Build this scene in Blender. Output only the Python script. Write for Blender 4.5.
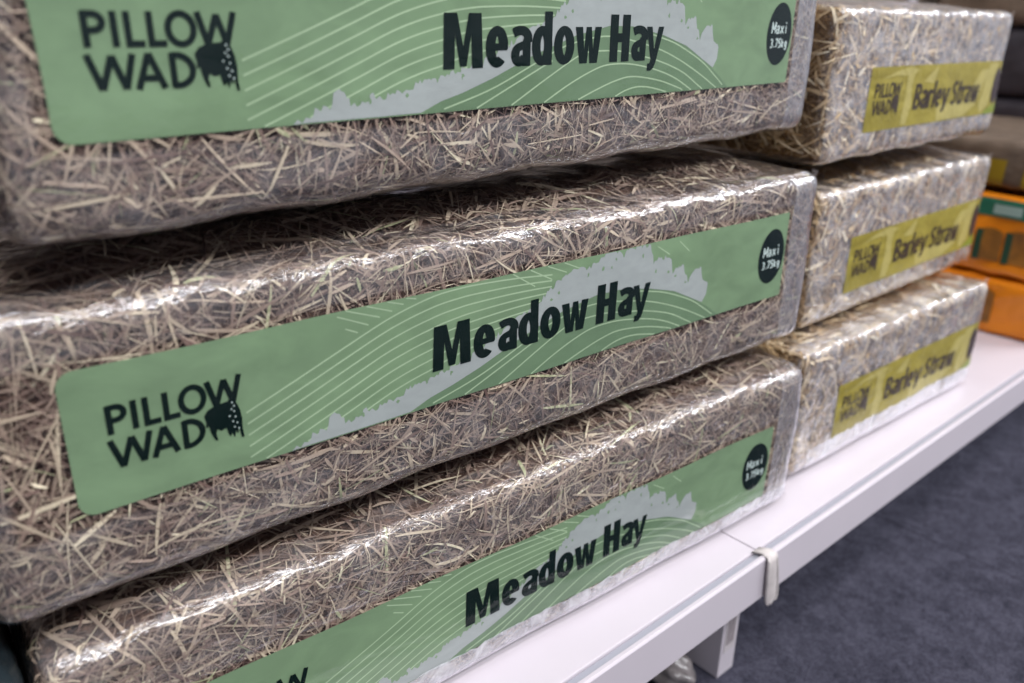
import bpy, bmesh, math, random
import numpy as np
from mathutils import Vector, Matrix
from mathutils.geometry import tessellate_polygon

scene = bpy.context.scene
for o in list(bpy.data.objects):
    bpy.data.objects.remove(o)
COL = scene.collection

# ------------------------------------------------------------------ camera
RES_X, RES_Y, F_PX = 1024, 683, 825.53
cam_data = bpy.data.cameras.new('camera')
cam = bpy.data.objects.new('camera', cam_data)
COL.objects.link(cam)
R_ = Vector((0.75161, -0.65936, 0.01806)); U_ = Vector((0.23014, 0.28781, 0.92963)); F_ = Vector((0.61816, 0.69456, -0.36806))
M_ = Matrix((R_, U_, -F_)).transposed().to_4x4()
M_.translation = Vector((-0.04642, -0.35781, 0.41723))
cam.matrix_world = M_
cam_data.sensor_width = 36.0
cam_data.lens = 36.0 * F_PX / RES_X
cam_data.clip_start = 0.02
cam_data.dof.use_dof = True
cam_data.dof.focus_distance = 0.50
cam_data.dof.aperture_fstop = 5.4
scene.camera = cam

# ------------------------------------------------------------------ world, lamps, exposure
scene.view_settings.view_transform = 'Standard'
scene.view_settings.look = 'None'
scene.view_settings.gamma = 1.0
scene.view_settings.exposure = 0.0
scene.view_settings.use_curve_mapping = False
world = bpy.data.worlds.new('world')
scene.world = world
world.use_nodes = True
world.node_tree.nodes['Background'].inputs[0].default_value = (0.80, 0.84, 1.0, 1)
world.node_tree.nodes['Background'].inputs[1].default_value = 0.40
scene.cycles.max_bounces = 10
scene.cycles.transparent_max_bounces = 16


def area(name, loc, size, sy, power, target, color=(1, 1, 1)):
    d = bpy.data.lights.new(name, 'AREA')
    d.shape = 'RECTANGLE'; d.size = size; d.size_y = sy; d.energy = power; d.color = color
    o = bpy.data.objects.new(name, d)
    COL.objects.link(o)
    o.location = loc
    o.rotation_euler = (Vector(target) - Vector(loc)).to_track_quat('-Z', 'Y').to_euler()
    return o


# ceiling fluorescent panels over the aisle
area('ceiling_lamp', (0.2, -0.80, 2.55), 1.5, 0.35, 22, (0.2, -0.80, 0), (1, 0.975, 0.97))
area('ceiling_lamp', (2.2, -0.80, 2.55), 1.5, 0.35, 22, (2.2, -0.80, 0), (1, 0.975, 0.97))
area('ceiling_lamp', (4.6, -1.15, 2.55), 1.5, 0.35, 60, (4.6, -1.15, 0), (0.93, 0.96, 1))
area('ceiling_lamp', (0.4, -2.0, 2.55), 2.4, 0.5, 120, (0.4, -2.0, 0), (0.97, 0.98, 1))
area('ceiling_lamp', (3.8, -2.0, 2.55), 2.4, 0.5, 165, (3.8, -2.0, 0), (0.95, 0.97, 1))


# ------------------------------------------------------------------ material helpers
def lin(r, g, b):
    f = lambda c: (c / 255 / 12.92) if c / 255 <= 0.04045 else ((c / 255 + 0.055) / 1.055) ** 2.4
    return (f(r), f(g), f(b), 1)


class NT:
    def __init__(s, name):
        s.m = bpy.data.materials.new(name); s.m.use_nodes = True
        s.t = s.m.node_tree; s.t.nodes.clear()
        s.out = s.t.nodes.new('ShaderNodeOutputMaterial')

    def n(s, kind, **kw):
        nd = s.t.nodes.new('ShaderNode' + kind)
        for k, v in kw.items():
            if k in nd.inputs.keys() or k.replace('_', ' ') in nd.inputs.keys():
                nd.inputs[k if k in nd.inputs.keys() else k.replace('_', ' ')].default_value = v
            else:
                setattr(nd, k, v)
        return nd

    def l(s, a, b):
        s.t.links.new(a, b)

    def ramp(s, fac, stops):
        r = s.t.nodes.new('ShaderNodeValToRGB')
        e = r.color_ramp.elements
        while len(e) < len(stops):
            e.new(0.5)
        for i, (p, c) in enumerate(stops):
            e[i].position = p; e[i].color = c
        s.l(fac, r.inputs[0])
        return r.outputs[0]

    def coord(s, scale=(1, 1, 1)):
        tc = s.n('TexCoord'); mp = s.n('Mapping')
        mp.inputs['Scale'].default_value = scale
        s.l(tc.outputs['Object'], mp.inputs[0])
        return mp.outputs[0]

    def noise(s, vec, scale, detail=3, rough=0.5, dist=0.0):
        nz = s.n('TexNoise', Scale=scale, Detail=detail, Roughness=rough, Distortion=dist)
        s.l(vec, nz.inputs['Vector'])
        return nz.outputs['Fac']

    def bump(s, h, strength, dist=0.001, normal=None):
        b = s.n('Bump', Strength=strength, Distance=dist)
        s.l(h, b.inputs['Height'])
        if normal is not None:
            s.l(normal, b.inputs['Normal'])
        return b.outputs[0]


def principled(name, color, rough=0.5, spec=0.5, metallic=0.0, noise_amt=0.0, noise_scale=60, bump=0.0, bump_scale=300, bump_dist=0.001):
    t = NT(name)
    p = t.n('BsdfPrincipled', Roughness=rough, Metallic=metallic)
    p.inputs['Specular IOR Level'].default_value = spec
    v = t.coord()
    if noise_amt:
        f = t.noise(v, noise_scale, 4, 0.6)
        c0 = tuple(max(0, c * (1 - noise_amt)) for c in color[:3]) + (1,)
        c1 = tuple(min(1, c * (1 + noise_amt)) for c in color[:3]) + (1,)
        t.l(t.ramp(f, [(0.3, c0), (0.7, c1)]), p.inputs['Base Color'])
    else:
        p.inputs['Base Color'].default_value = color
    if bump:
        t.l(t.bump(t.noise(v, bump_scale, 4), bump, bump_dist), p.inputs['Normal'])
    t.l(p.outputs[0], t.out.inputs[0])
    return t.m


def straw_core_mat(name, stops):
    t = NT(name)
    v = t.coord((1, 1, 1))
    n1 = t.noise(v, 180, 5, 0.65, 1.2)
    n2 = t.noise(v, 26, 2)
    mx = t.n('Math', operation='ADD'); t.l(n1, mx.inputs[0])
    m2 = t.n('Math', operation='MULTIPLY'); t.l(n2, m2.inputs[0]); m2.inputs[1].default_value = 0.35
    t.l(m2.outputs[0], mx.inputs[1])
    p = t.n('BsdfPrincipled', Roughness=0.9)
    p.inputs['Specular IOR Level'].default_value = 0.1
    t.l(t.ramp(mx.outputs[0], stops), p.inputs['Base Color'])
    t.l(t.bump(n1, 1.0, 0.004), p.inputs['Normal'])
    t.l(p.outputs[0], t.out.inputs[0])
    return t.m


def straw_mat(name, stops):
    t = NT(name)
    at = t.n('Attribute'); at.attribute_name = 'tint'
    v = t.coord()
    n1 = t.noise(v, 420, 3, 0.6)
    ad = t.n('Math', operation='MULTIPLY_ADD'); t.l(n1, ad.inputs[0]); ad.inputs[1].default_value = 0.22; ad.inputs[2].default_value = -0.11
    sm = t.n('Math', operation='ADD', use_clamp=True); t.l(at.outputs['Fac'], sm.inputs[0]); t.l(ad.outputs[0], sm.inputs[1])
    p = t.n('BsdfPrincipled', Roughness=0.6)
    p.inputs['Specular IOR Level'].default_value = 0.25
    t.l(t.ramp(sm.outputs[0], stops), p.inputs['Base Color'])
    t.l(p.outputs[0], t.out.inputs[0])
    return t.m


def film_mat(name, haze=0.03, gain=1.5, rough=0.09, wr=0.5, stretch=(1, 1, 1), fine=0.35):
    """thin clear polythene: transparent, with fresnel sheen on a crinkled normal and patchy milky haze painting in glare"""
    t = NT(name)
    v = t.coord(stretch)
    a = t.noise(v, 17, 3, 0.5, 0.6)
    b = t.noise(v, 120, 2, 0.5, 0.8)
    at = t.n('Attribute'); at.attribute_name = 'crinkle'
    mw = t.n('Math', operation='MULTIPLY'); t.l(at.outputs['Fac'], mw.inputs[0]); mw.inputs[1].default_value = wr
    mf = t.n('Math', operation='MULTIPLY'); t.l(at.outputs['Fac'], mf.inputs[0]); mf.inputs[1].default_value = fine
    n1 = t.bump(a, wr, 0.012); t.l(mw.outputs[0], n1.node.inputs['Strength'])
    n2 = t.bump(b, fine, 0.0022, n1); t.l(mf.outputs[0], n2.node.inputs['Strength'])
    # same reflectance seen from either side of the thin film
    geo = t.n('NewGeometry')
    dt = t.n('VectorMath', operation='DOT_PRODUCT'); t.l(geo.outputs['Incoming'], dt.inputs[0]); t.l(n2, dt.inputs[1])
    ca = t.n('Math', operation='ABSOLUTE'); t.l(dt.outputs['Value'], ca.inputs[0])
    om = t.n('Math', operation='SUBTRACT', use_clamp=True); om.inputs[0].default_value = 1.0; t.l(ca.outputs[0], om.inputs[1])
    pw = t.n('Math', operation='POWER'); t.l(om.outputs[0], pw.inputs[0]); pw.inputs[1].default_value = 4.5
    fr = t.n('Math', operation='MULTIPLY_ADD'); t.l(pw.outputs[0], fr.inputs[0]); fr.inputs[1].default_value = 0.9; fr.inputs[2].default_value = 0.032
    g = t.n('Math', operation='MULTIPLY', use_clamp=True); t.l(fr.outputs[0], g.inputs[0]); g.inputs[1].default_value = gain
    gg = t.n('Math', operation='MULTIPLY_ADD'); t.l(at.outputs['Fac'], gg.inputs[0]); gg.inputs[1].default_value = 0.7 * gain; gg.inputs[2].default_value = 0.9 * gain
    t.l(gg.outputs[0], g.inputs[1])
    tr = t.n('BsdfTransparent')
    gl = t.n('BsdfGlossy', Roughness=rough); t.l(n2, gl.inputs['Normal'])
    rg = t.n('Math', operation='MULTIPLY_ADD'); t.l(at.outputs['Fac'], rg.inputs[0]); rg.inputs[1].default_value = rough * 0.75; rg.inputs[2].default_value = rough * 0.25
    t.l(rg.outputs[0], gl.inputs['Roughness'])
    gl.inputs['Color'].default_value = (0.97, 0.97, 1, 1)
    df = t.n('BsdfDiffuse'); df.inputs['Color'].default_value = (0.9, 0.9, 0.95, 1)
    hz = t.n('Attribute'); hz.attribute_name = 'haze'
    patch = t.noise(v, 55, 3, 0.6, 1.0)
    pr = t.n('MapRange'); t.l(patch, pr.inputs[0]); pr.inputs[1].default_value = 0.35; pr.inputs[2].default_value = 0.7; pr.inputs[3].default_value = 0.35 * haze; pr.inputs[4].default_value = 1.7 * haze
    hm = t.n('Math', operation='MULTIPLY'); t.l(hz.outputs['Fac'], hm.inputs[0]); t.l(pr.outputs[0], hm.inputs[1])
    m1 = t.n('MixShader'); t.l(hm.outputs[0], m1.inputs[0])
    t.l(tr.outputs[0], m1.inputs[1]); t.l(df.outputs[0], m1.inputs[2])
    m2 = t.n('MixShader'); t.l(g.outputs[0], m2.inputs[0]); t.l(m1.outputs[0], m2.inputs[1]); t.l(gl.outputs[0], m2.inputs[2])
    t.l(m2.outputs[0], t.out.inputs[0])
    return t.m


def print_mat(name, color, alpha=1.0, var=0.12, scale=30, second=None, gloss=False):
    t = NT(name)
    v = t.coord((1, 1, 2.2))
    f = t.noise(v, scale, 4, 0.6, 0.5)
    c0 = tuple(c * (1 - var) for c in color[:3]) + (1,)
    c1 = tuple(min(1, c * (1 + var)) for c in (second or color)[:3]) + (1,)
    p = t.n('BsdfPrincipled', Roughness=0.3) if gloss else t.n('BsdfDiffuse')
    t.l(t.ramp(f, [(0.35, c0), (0.68, c1)]), p.inputs['Base Color' if gloss else 'Color'])
    if gloss:
        t.l(t.bump(t.noise(t.coord(), 90, 3, 0.5, 0.6), 0.35, 0.003), p.inputs['Normal'])
    if alpha < 1:
        tr = t.n('BsdfTransparent'); mx = t.n('MixShader'); mx.inputs[0].default_value = alpha
        t.l(tr.outputs[0], mx.inputs[1]); t.l(p.outputs[0], mx.inputs[2]); t.l(mx.outputs[0], t.out.inputs[0])
    else:
        t.l(p.outputs[0], t.out.inputs[0])
    return t.m


HAY = [(0.0, lin(78, 58, 52)), (0.2, lin(116, 93, 84)), (0.42, lin(148, 127, 113)), (0.62, lin(176, 157, 138)), (0.82, lin(200, 184, 158)), (0.94, lin(224, 211, 184)), (1.0, lin(164, 166, 128))]
BARLEY = [(0.0, lin(100, 74, 44)), (0.3, lin(164, 130, 86)), (0.6, lin(208, 182, 142)), (1.0, lin(242, 228, 198))]
MAT = {
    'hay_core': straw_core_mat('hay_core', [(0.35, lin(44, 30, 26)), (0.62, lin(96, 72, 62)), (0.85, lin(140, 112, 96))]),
    'hay_strand': straw_mat('hay_strand', HAY),
    'barley_core': straw_core_mat('barley_core', [(0.35, lin(58, 40, 22)), (0.62, lin(130, 98, 60)), (0.85, lin(175, 145, 100))]),
    'barley_strand': straw_mat('barley_strand', BARLEY),
    'film': film_mat('clear_film', 0.055, 1.25, 0.19, 0.45, (0.6, 1, 1.2), 0.7),
    'film_straw': film_mat('clear_film_hazy', 0.20, 1.3, 0.2, 0.5, (1, 1, 1), 0.6),
    'film_fold': film_mat('film_fold', 0.3, 1.6, 0.12, 0.6, (1, 1, 1), 0.4),
    'end_glare': film_mat('end_glare', 0.09, 1.5, 0.28, 0.5, (1, 1, 1), 0.6),
    'shelf_reflection': film_mat('shelf_reflection', 0.34, 1.6, 0.2, 0.4, (1, 1, 1), 0.4),
    'green': print_mat('green_print', lin(120, 145, 112), 0.95, 0.06, 22, lin(127, 153, 118)),
    'green_hill': print_mat('green_hill_print', lin(106, 130, 101), 1.0, 0.06, 40),
    'pale_line': print_mat('pale_line_print', lin(164, 186, 152), 1.0, 0.05),
    'grey_tree': print_mat('grey_tree_print', lin(162, 168, 166), 1.0, 0.05, 60),
    'ink': print_mat('dark_green_ink', lin(4, 24, 20), 1.0, 0.1),
    'badge_text': print_mat('badge_text', lin(190, 205, 200), 1.0, 0.05),
    'mustard': print_mat('mustard_print', lin(140, 127, 46), 0.97, 0.10, 20, lin(156, 143, 60), gloss=True),
    'mustard_pale': print_mat('mustard_pale_print', lin(172, 160, 92), 1.0, 0.08, 20, gloss=True),
    'brown_ink': print_mat('brown_ink', lin(58, 46, 34), 1.0, 0.1, gloss=True),
    'brown_badge': print_mat('brown_badge', lin(58, 44, 42), 1.0, 0.1, gloss=True),
    'lime': print_mat('lime_print', lin(128, 140, 48), 1.0, 0.1, gloss=True),
    'white_steel': principled('white_shelf_paint', lin(196, 188, 195), 0.38, 0.5, 0, 0.02, 12, 0.05, 500, 0.0004),
    'grey_strip': principled('grey_ticket_strip', lin(150, 150, 160), 0.5, 0.5),
    'clip': principled('worn_clip_plastic', lin(196, 188, 186), 0.45, 0.4, 0, 0.14, 90),
    'sticker': principled('sticker_grey', lin(190, 182, 184), 0.6),
    'sticker_ink': principled('sticker_ink', lin(120, 108, 112), 0.7),
    'orange': principled('orange_bag', lin(226, 132, 22), 0.35, 0.5, 0, 0.08, 14, 0.35, 25, 0.004),
    'orange_strip': principled('orange_seam', lin(216, 140, 60), 0.35, 0.5),
    'teal': principled('teal_band', lin(40, 104, 82), 0.35),
    'teal_dark': principled('teal_dark', lin(32, 66, 48), 0.4),
    'window_fill': principled('wood_shavings_window', lin(130, 84, 24), 0.5, 0.5, 0, 0.3, 60, 0.4, 120, 0.003),
    'pale_print': principled('pale_band_print', lin(150, 176, 168), 0.4),
    'pack_brown': principled('brown_pack', lin(98, 84, 72), 0.4, 0.5, 0, 0.25, 30, 0.4, 40, 0.004),
    'pack_yellow': principled('yellow_print', lin(140, 116, 24), 0.4),
    'pack_grey': principled('dark_grey_sack', lin(52, 48, 54), 0.45, 0.5, 0, 0.2, 16, 0.5, 22, 0.006),
    'pack_taupe': principled('taupe_sack', lin(112, 96, 82), 0.5, 0.4, 0, 0.2, 16, 0.5, 22, 0.006),
    'bag_dark': principled('dark_bag', lin(34, 42, 46), 0.25, 0.6, 0, 0.3, 20, 0.5, 30, 0.006),
    'bag_blue': principled('blue_grey_print', lin(56, 68, 84), 0.3, 0.5, 0, 0.15, 30),
    'bag_green': principled('green_print_bag', lin(30, 62, 40), 0.3, 0.5, 0, 0.15, 30),
    'back': principled('gondola_back', lin(120, 108, 98), 0.6, 0.3),
}


def carpet():
    t = NT('carpet')
    v = t.coord()
    a = t.noise(v, 340, 5, 0.75); b = t.noise(v, 22, 3, 0.6, 0.6); c = t.noise(v, 75, 3, 0.6, 0.6)
    s = t.n('Math', operation='MULTIPLY_ADD'); t.l(a, s.inputs[0]); s.inputs[1].default_value = 0.5
    s2 = t.n('Math', operation='MULTIPLY_ADD'); t.l(b, s2.inputs[0]); s2.inputs[1].default_value = 0.2
    m = t.n('Math', operation='MULTIPLY'); t.l(c, m.inputs[0]); m.inputs[1].default_value = 0.3
    t.l(m.outputs[0], s2.inputs[2]); t.l(s2.outputs[0], s.inputs[2])
    p = t.n('BsdfPrincipled', Roughness=0.95); p.inputs['Specular IOR Level'].default_value = 0.1
    sep = t.n('SeparateXYZ'); t.l(v, sep.inputs[0])
    prox = None
    for ax, o_ in ((0, 0.118), (1, 0.33)):
        ad = t.n('Math', operation='ADD'); t.l(sep.outputs[ax], ad.inputs[0]); ad.inputs[1].default_value = o_ + 10
        md = t.n('Math', operation='PINGPONG'); t.l(ad.outputs[0], md.inputs[0]); md.inputs[1].default_value = 0.25
        lt = t.n('Math', operation='LESS_THAN'); t.l(md.outputs[0], lt.inputs[0]); lt.inputs[1].default_value = 0.0012
        if prox is None:
            prox = lt.outputs[0]
        else:
            mxx = t.n('Math', operation='MAXIMUM'); t.l(prox, mxx.inputs[0]); t.l(lt.outputs[0], mxx.inputs[1]); prox = mxx.outputs[0]
    sb = t.n('Math', operation='MULTIPLY_ADD'); t.l(prox, sb.inputs[0]); sb.inputs[1].default_value = -0.12; t.l(s.outputs[0], sb.inputs[2])
    t.l(t.ramp(sb.outputs[0], [(0.38, lin(40, 40, 51)), (0.62, lin(84, 83, 97))]), p.inputs['Base Color'])
    t.l(t.bump(a, 0.8, 0.004), p.inputs['Normal'])
    t.l(p.outputs[0], t.out.inputs[0])
    return t.m


MAT['carpet'] = carpet()


# ------------------------------------------------------------------ object helpers
def link(name, me, mat=None, parent=None):
    o = bpy.data.objects.new(name, me)
    COL.objects.link(o)
    if mat is not None:
        me.materials.append(MAT[mat] if isinstance(mat, str) else mat)
    if parent is not None:
        o.parent = parent
    return o


def thing(name, label, cat, loc=(0, 0, 0), rot=(0, 0, 0), group=None):
    o = bpy.data.objects.new(name, None)
    COL.objects.link(o)
    o.empty_display_size = 0.05
    o.location = loc; o.rotation_euler = rot
    o['label'] = label; o['category'] = cat
    if group:
        o['group'] = group
    return o


def mesh_np(name, V, faces, smooth=False):
    me = bpy.data.meshes.new(name)
    me.from_pydata([tuple(map(float, v)) for v in V], [], [tuple(map(int, f)) for f in faces])
    if smooth:
        me.polygons.foreach_set('use_smooth', [True] * len(me.polygons))
    me.update()
    return me


def bevel_box(name, lo, hi, mat, parent=None, bev=0.001, seg=2):
    bm = bmesh.new()
    bmesh.ops.create_cube(bm, size=1)
    for v in bm.verts:
        v.co = Vector([(lo[i] + hi[i]) / 2 + v.co[i] * (hi[i] - lo[i]) for i in range(3)])
    if bev:
        bmesh.ops.bevel(bm, geom=bm.edges[:], offset=bev, segments=seg, affect='EDGES', profile=0.6)
    me = bpy.data.meshes.new(name); bm.to_mesh(me); bm.free()
    return link(name, me, mat, parent)


def extrude_profile(name, prof, x0, x1, mat, parent=None, bev=0.0):
    """closed (y, z) profile run along x"""
    n = len(prof)
    V = [(x0, y, z) for y, z in prof] + [(x1, y, z) for y, z in prof]
    bm = bmesh.new()
    vs = [bm.verts.new(v) for v in V]
    for i in range(n):
        j = (i + 1) % n
        bm.faces.new((vs[i], vs[j], vs[n + j], vs[n + i]))
    bm.faces.new(vs[:n][::-1]); bm.faces.new(vs[n:])
    bmesh.ops.recalc_face_normals(bm, faces=bm.faces[:])
    if bev:
        bmesh.ops.bevel(bm, geom=bm.edges[:], offset=bev, segments=2, affect='EDGES', profile=0.6, clamp_overlap=True)
    me = bpy.data.meshes.new(name); bm.to_mesh(me); bm.free()
    return link(name, me, mat, parent)


# ------------------------------------------------------------------ bale shape
class Shape:
    """a compressed, wrapped bale: rounded box x 0..L, y 0..D, z 0..H with bulging top / bottom"""
    def __init__(s, L, D, H, r, bt, bb, seed, amp=0.0007, lump=0.0):
        s.dim = np.array([L, D, H]); s.r = r; s.bt = bt; s.bb = bb; s.amp = amp; s.lump = lump; s.umap = None
        rs = np.random.RandomState(seed)
        s.ph = rs.uniform(0, 6.28, 12); s.seed = seed

    def round(s, P, off=0.0):
        q = np.clip(P, s.r, s.dim - s.r)
        d = P - q
        n = d / np.maximum(np.linalg.norm(d, axis=1, keepdims=True), 1e-9)
        off = np.broadcast_to(np.asarray(off, float), (len(P),))[:, None]
        return q + n * (s.r + off), n

    def deform(s, P):
        L, D, H = s.dim
        P = P.copy()
        x, y, z = P[:, 0].copy(), P[:, 1].copy(), P[:, 2].copy()
        sm = lambda t: np.clip(t, 0, 1) ** 2 * (3 - 2 * np.clip(t, 0, 1))
        w = sm((y - 0.010) / 0.055) * sm((D - 0.012 - y) / 0.09) * sm((x + 0.01) / 0.09) * sm((L + 0.01 - x) / 0.09)
        tz = np.clip(z / H, 0, 1)
        P[:, 2] += w * (s.bt * sm(tz) - s.bb * sm(1 - tz))
        p = s.ph
        P[:, 1] += s.amp * (np.sin(x * 45 + p[0]) * np.cos(z * 30 + p[1])) * (1 - y / D)
        ed = s.lump * (np.sin(x * 95 + p[2]) + 0.7 * np.sin(x * 178 + p[3])) * 0.5
        P[:, 2] += ed * np.clip((z / H - 0.86) / 0.14, 0, 1)
        P[:, 2] -= (s.lump * 0.7 * np.sin(x * 70 + p[4])) * np.clip((0.14 - z / H) / 0.14, 0, 1) * (1 if s.bb > 0 else 0)
        P[:, 0] += s.lump * 1.5 * (np.sin(z * 60 + p[5]) * np.cos(y * 40 + p[6])) * np.clip(np.abs(x / L - 0.5) * 2 - 0.9, 0, 0.1) * 10
        return P

    def surf(s, P, off=0.0):
        Q, _ = s.round(P, off)
        return s.deform(Q)

    def front(s, U, V, off):
        P = np.stack([U, np.zeros(len(U)), V], 1)
        return s.surf(P, off)


def shell_mesh(name, sh, off, nx, ny, nz, jitter=0.0, seed=0, band=None):
    """all six faces of the box as fine grids, welded, pushed onto the rounded surface"""
    L, D, H = sh.dim
    bm = bmesh.new()

    def axis(a, n):
        inner = np.linspace(sh.r, a - sh.r, n + 1)
        k = [0, 0.35, 0.7]
        return np.concatenate([[sh.r * t for t in k], inner, [a - sh.r * t for t in k[::-1]]])
    xs, ys, zs = axis(L, nx), axis(D, ny), axis(H, nz)
    verts = {}

    def vert(x, y, z):
        key = (round(x, 6), round(y, 6), round(z, 6))
        if key not in verts:
            verts[key] = len(verts)
        return verts[key]
    faces = []
    for y, flip in ((0, 0), (D, 1)):
        for i in range(len(xs) - 1):
            for k in range(len(zs) - 1):
                f = [vert(xs[i], y, zs[k]), vert(xs[i + 1], y, zs[k]), vert(xs[i + 1], y, zs[k + 1]), vert(xs[i], y, zs[k + 1])]
                faces.append(f[::-1] if flip else f)
    for z, flip in ((0, 1), (H, 0)):
        for i in range(len(xs) - 1):
            for k in range(len(ys) - 1):
                f = [vert(xs[i], ys[k], z), vert(xs[i + 1], ys[k], z), vert(xs[i + 1], ys[k + 1], z), vert(xs[i], ys[k + 1], z)]
                faces.append(f[::-1] if flip else f)
    for x, flip in ((0, 1), (L, 0)):
        for i in range(len(ys) - 1):
            for k in range(len(zs) - 1):
                f = [vert(x, ys[i], zs[k]), vert(x, ys[i + 1], zs[k]), vert(x, ys[i + 1], zs[k + 1]), vert(x, ys[i], zs[k + 1])]
                faces.append(f[::-1] if flip else f)
    bm.free()
    P = np.array(list(verts.keys()))
    o = np.full(len(P), off)
    cr = np.ones(len(P))
    if band:
        inside = (P[:, 1] < 1e-6) & (P[:, 2] > band[0] - 0.004) & (P[:, 2] < band[1] + 0.004) & (P[:, 0] > 0.012) & (P[:, 0] < L - 0.036)
        cr[inside] = 0.07
    if jitter:
        ph = np.random.RandomState(seed).uniform(0, 6.28, 8)
        x, y, z = P[:, 0], P[:, 1], P[:, 2]
        j = (np.sin(x * 160 + z * 90 + ph[0]) * np.sin(z * 140 + y * 110 + ph[1]) + 0.6 * np.sin(x * 330 - z * 210 + y * 190 + ph[2]) * np.cos(z * 260 + ph[3]))
        o = o + jitter * cr * np.clip(j, -1, 1)
    me = mesh_np(name, sh.surf(P, o), faces, True)
    at = me.attributes.new('crinkle', 'FLOAT', 'POINT')
    at.data.foreach_set('value', cr.astype(np.float32))
    hz = np.where(P[:, 0] < 0.003, 0.12, 1.0) * (cr if band else 1.0) * np.where(P[:, 1] > 0.022, 0.15, 1.0)  # haze paints front glare; thinned on the left end and in shaded gaps
    me.attributes.new('haze', 'FLOAT', 'POINT').data.foreach_set('value', hz.astype(np.float32))
    return me


def strand_mesh(name, sh, specs, seed):
    """specs: (face, count, (s0,s1), (t0,t1), len_lo, len_hi, w_lo, w_hi, align)"""
    rs = np.random.RandomState(seed)
    L, D, H = sh.dim
    K = 6
    allV = []; allF = []; tint = []
    base = 0
    for face, cnt, sr, tr, l0, l1, w0, w1, align in specs:
        s0 = rs.uniform(sr[0], sr[1], cnt); t0 = rs.uniform(tr[0], tr[1], cnt)
        ang = rs.normal(0, align, cnt) + (rs.rand(cnt) < 0.25) * rs.uniform(-1.2, 1.2, cnt)
        ln = l0 + (l1 - l0) * rs.rand(cnt) ** 2.2
        wd = w0 + (w1 - w0) * rs.rand(cnt) ** 3
        cur = rs.normal(0, 9, cnt) * (rs.rand(cnt) < 0.6)
        kink = (rs.rand(cnt) < 0.15) * rs.normal(0, 0.8, cnt)
        depth = rs.uniform(-0.0045, 0.0006, cnt)
        bow = rs.uniform(-0.0008, 0.0022, cnt)
        roll = rs.normal(0, 0.45, cnt)
        tv = np.clip(rs.normal(0.41, 0.19, cnt) + (wd > (w0 + w1) * 0.5) * 0.12 + (rs.rand(cnt) < 0.07) * 0.35, 0, 1)
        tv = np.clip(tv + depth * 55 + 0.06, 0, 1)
        pts = []
        a = ang.copy(); px = s0.copy(); py = t0.copy()
        st = ln / (K - 1)
        px -= np.cos(a) * ln / 2; py -= np.sin(a) * ln / 2
        for k in range(K):
            f = k / (K - 1)
            taper = 0.35 + 0.65 * math.sin(math.pi * min(1, max(0.08, f * 0.9 + 0.08)))
            dx, dy = np.cos(a), np.sin(a)
            hw = wd / 2 * taper
            off = depth + bow * math.sin(math.pi * f)
            for sgn in (-1, 1):
                X = px - dy * hw * sgn * np.cos(roll); Y = py + dx * hw * sgn * np.cos(roll)
                of = np.minimum(off + hw * np.sin(roll) * sgn, 0.0006)
                if face == 'front':
                    P = np.stack([X, np.zeros(cnt), Y], 1)
                elif face == 'top':
                    P = np.stack([X, Y, np.full(cnt, H)], 1)
                elif face == 'left':
                    P = np.stack([np.zeros(cnt), X, Y], 1)
                elif face == 'bottom':
                    P = np.stack([X, Y, np.zeros(cnt)], 1)
                pts.append(sh.surf(P, of))
            px = px + np.cos(a) * st; py = py + np.sin(a) * st
            a = a + cur * st + (kink if k == K // 2 else 0)
        A = np.stack(pts, 1)                        # cnt, 2K, 3
        allV.append(A.reshape(-1, 3))
        idx = base + np.arange(cnt)[:, None] * 2 * K
        for k in range(K - 1):
            allF.append(np.concatenate([idx + 2 * k, idx + 2 * k + 1, idx + 2 * k + 3, idx + 2 * k + 2], 1))
        tint.append(np.repeat(tv, 2 * K))
        base += cnt * 2 * K
    V = np.concatenate(allV); F = np.concatenate(allF)
    me = bpy.data.meshes.new(name)
    me.vertices.add(len(V)); me.vertices.foreach_set('co', V.astype(np.float32).ravel())
    me.loops.add(F.size); me.loops.foreach_set('vertex_index', F.astype(np.int32).ravel())
    me.polygons.add(len(F)); me.polygons.foreach_set('loop_start', np.arange(0, F.size, 4, dtype=np.int32))
    me.update(calc_edges=True)
    at = me.attributes.new('tint', 'FLOAT', 'POINT')
    at.data.foreach_set('value', np.concatenate(tint).astype(np.float32))
    return me


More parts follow.
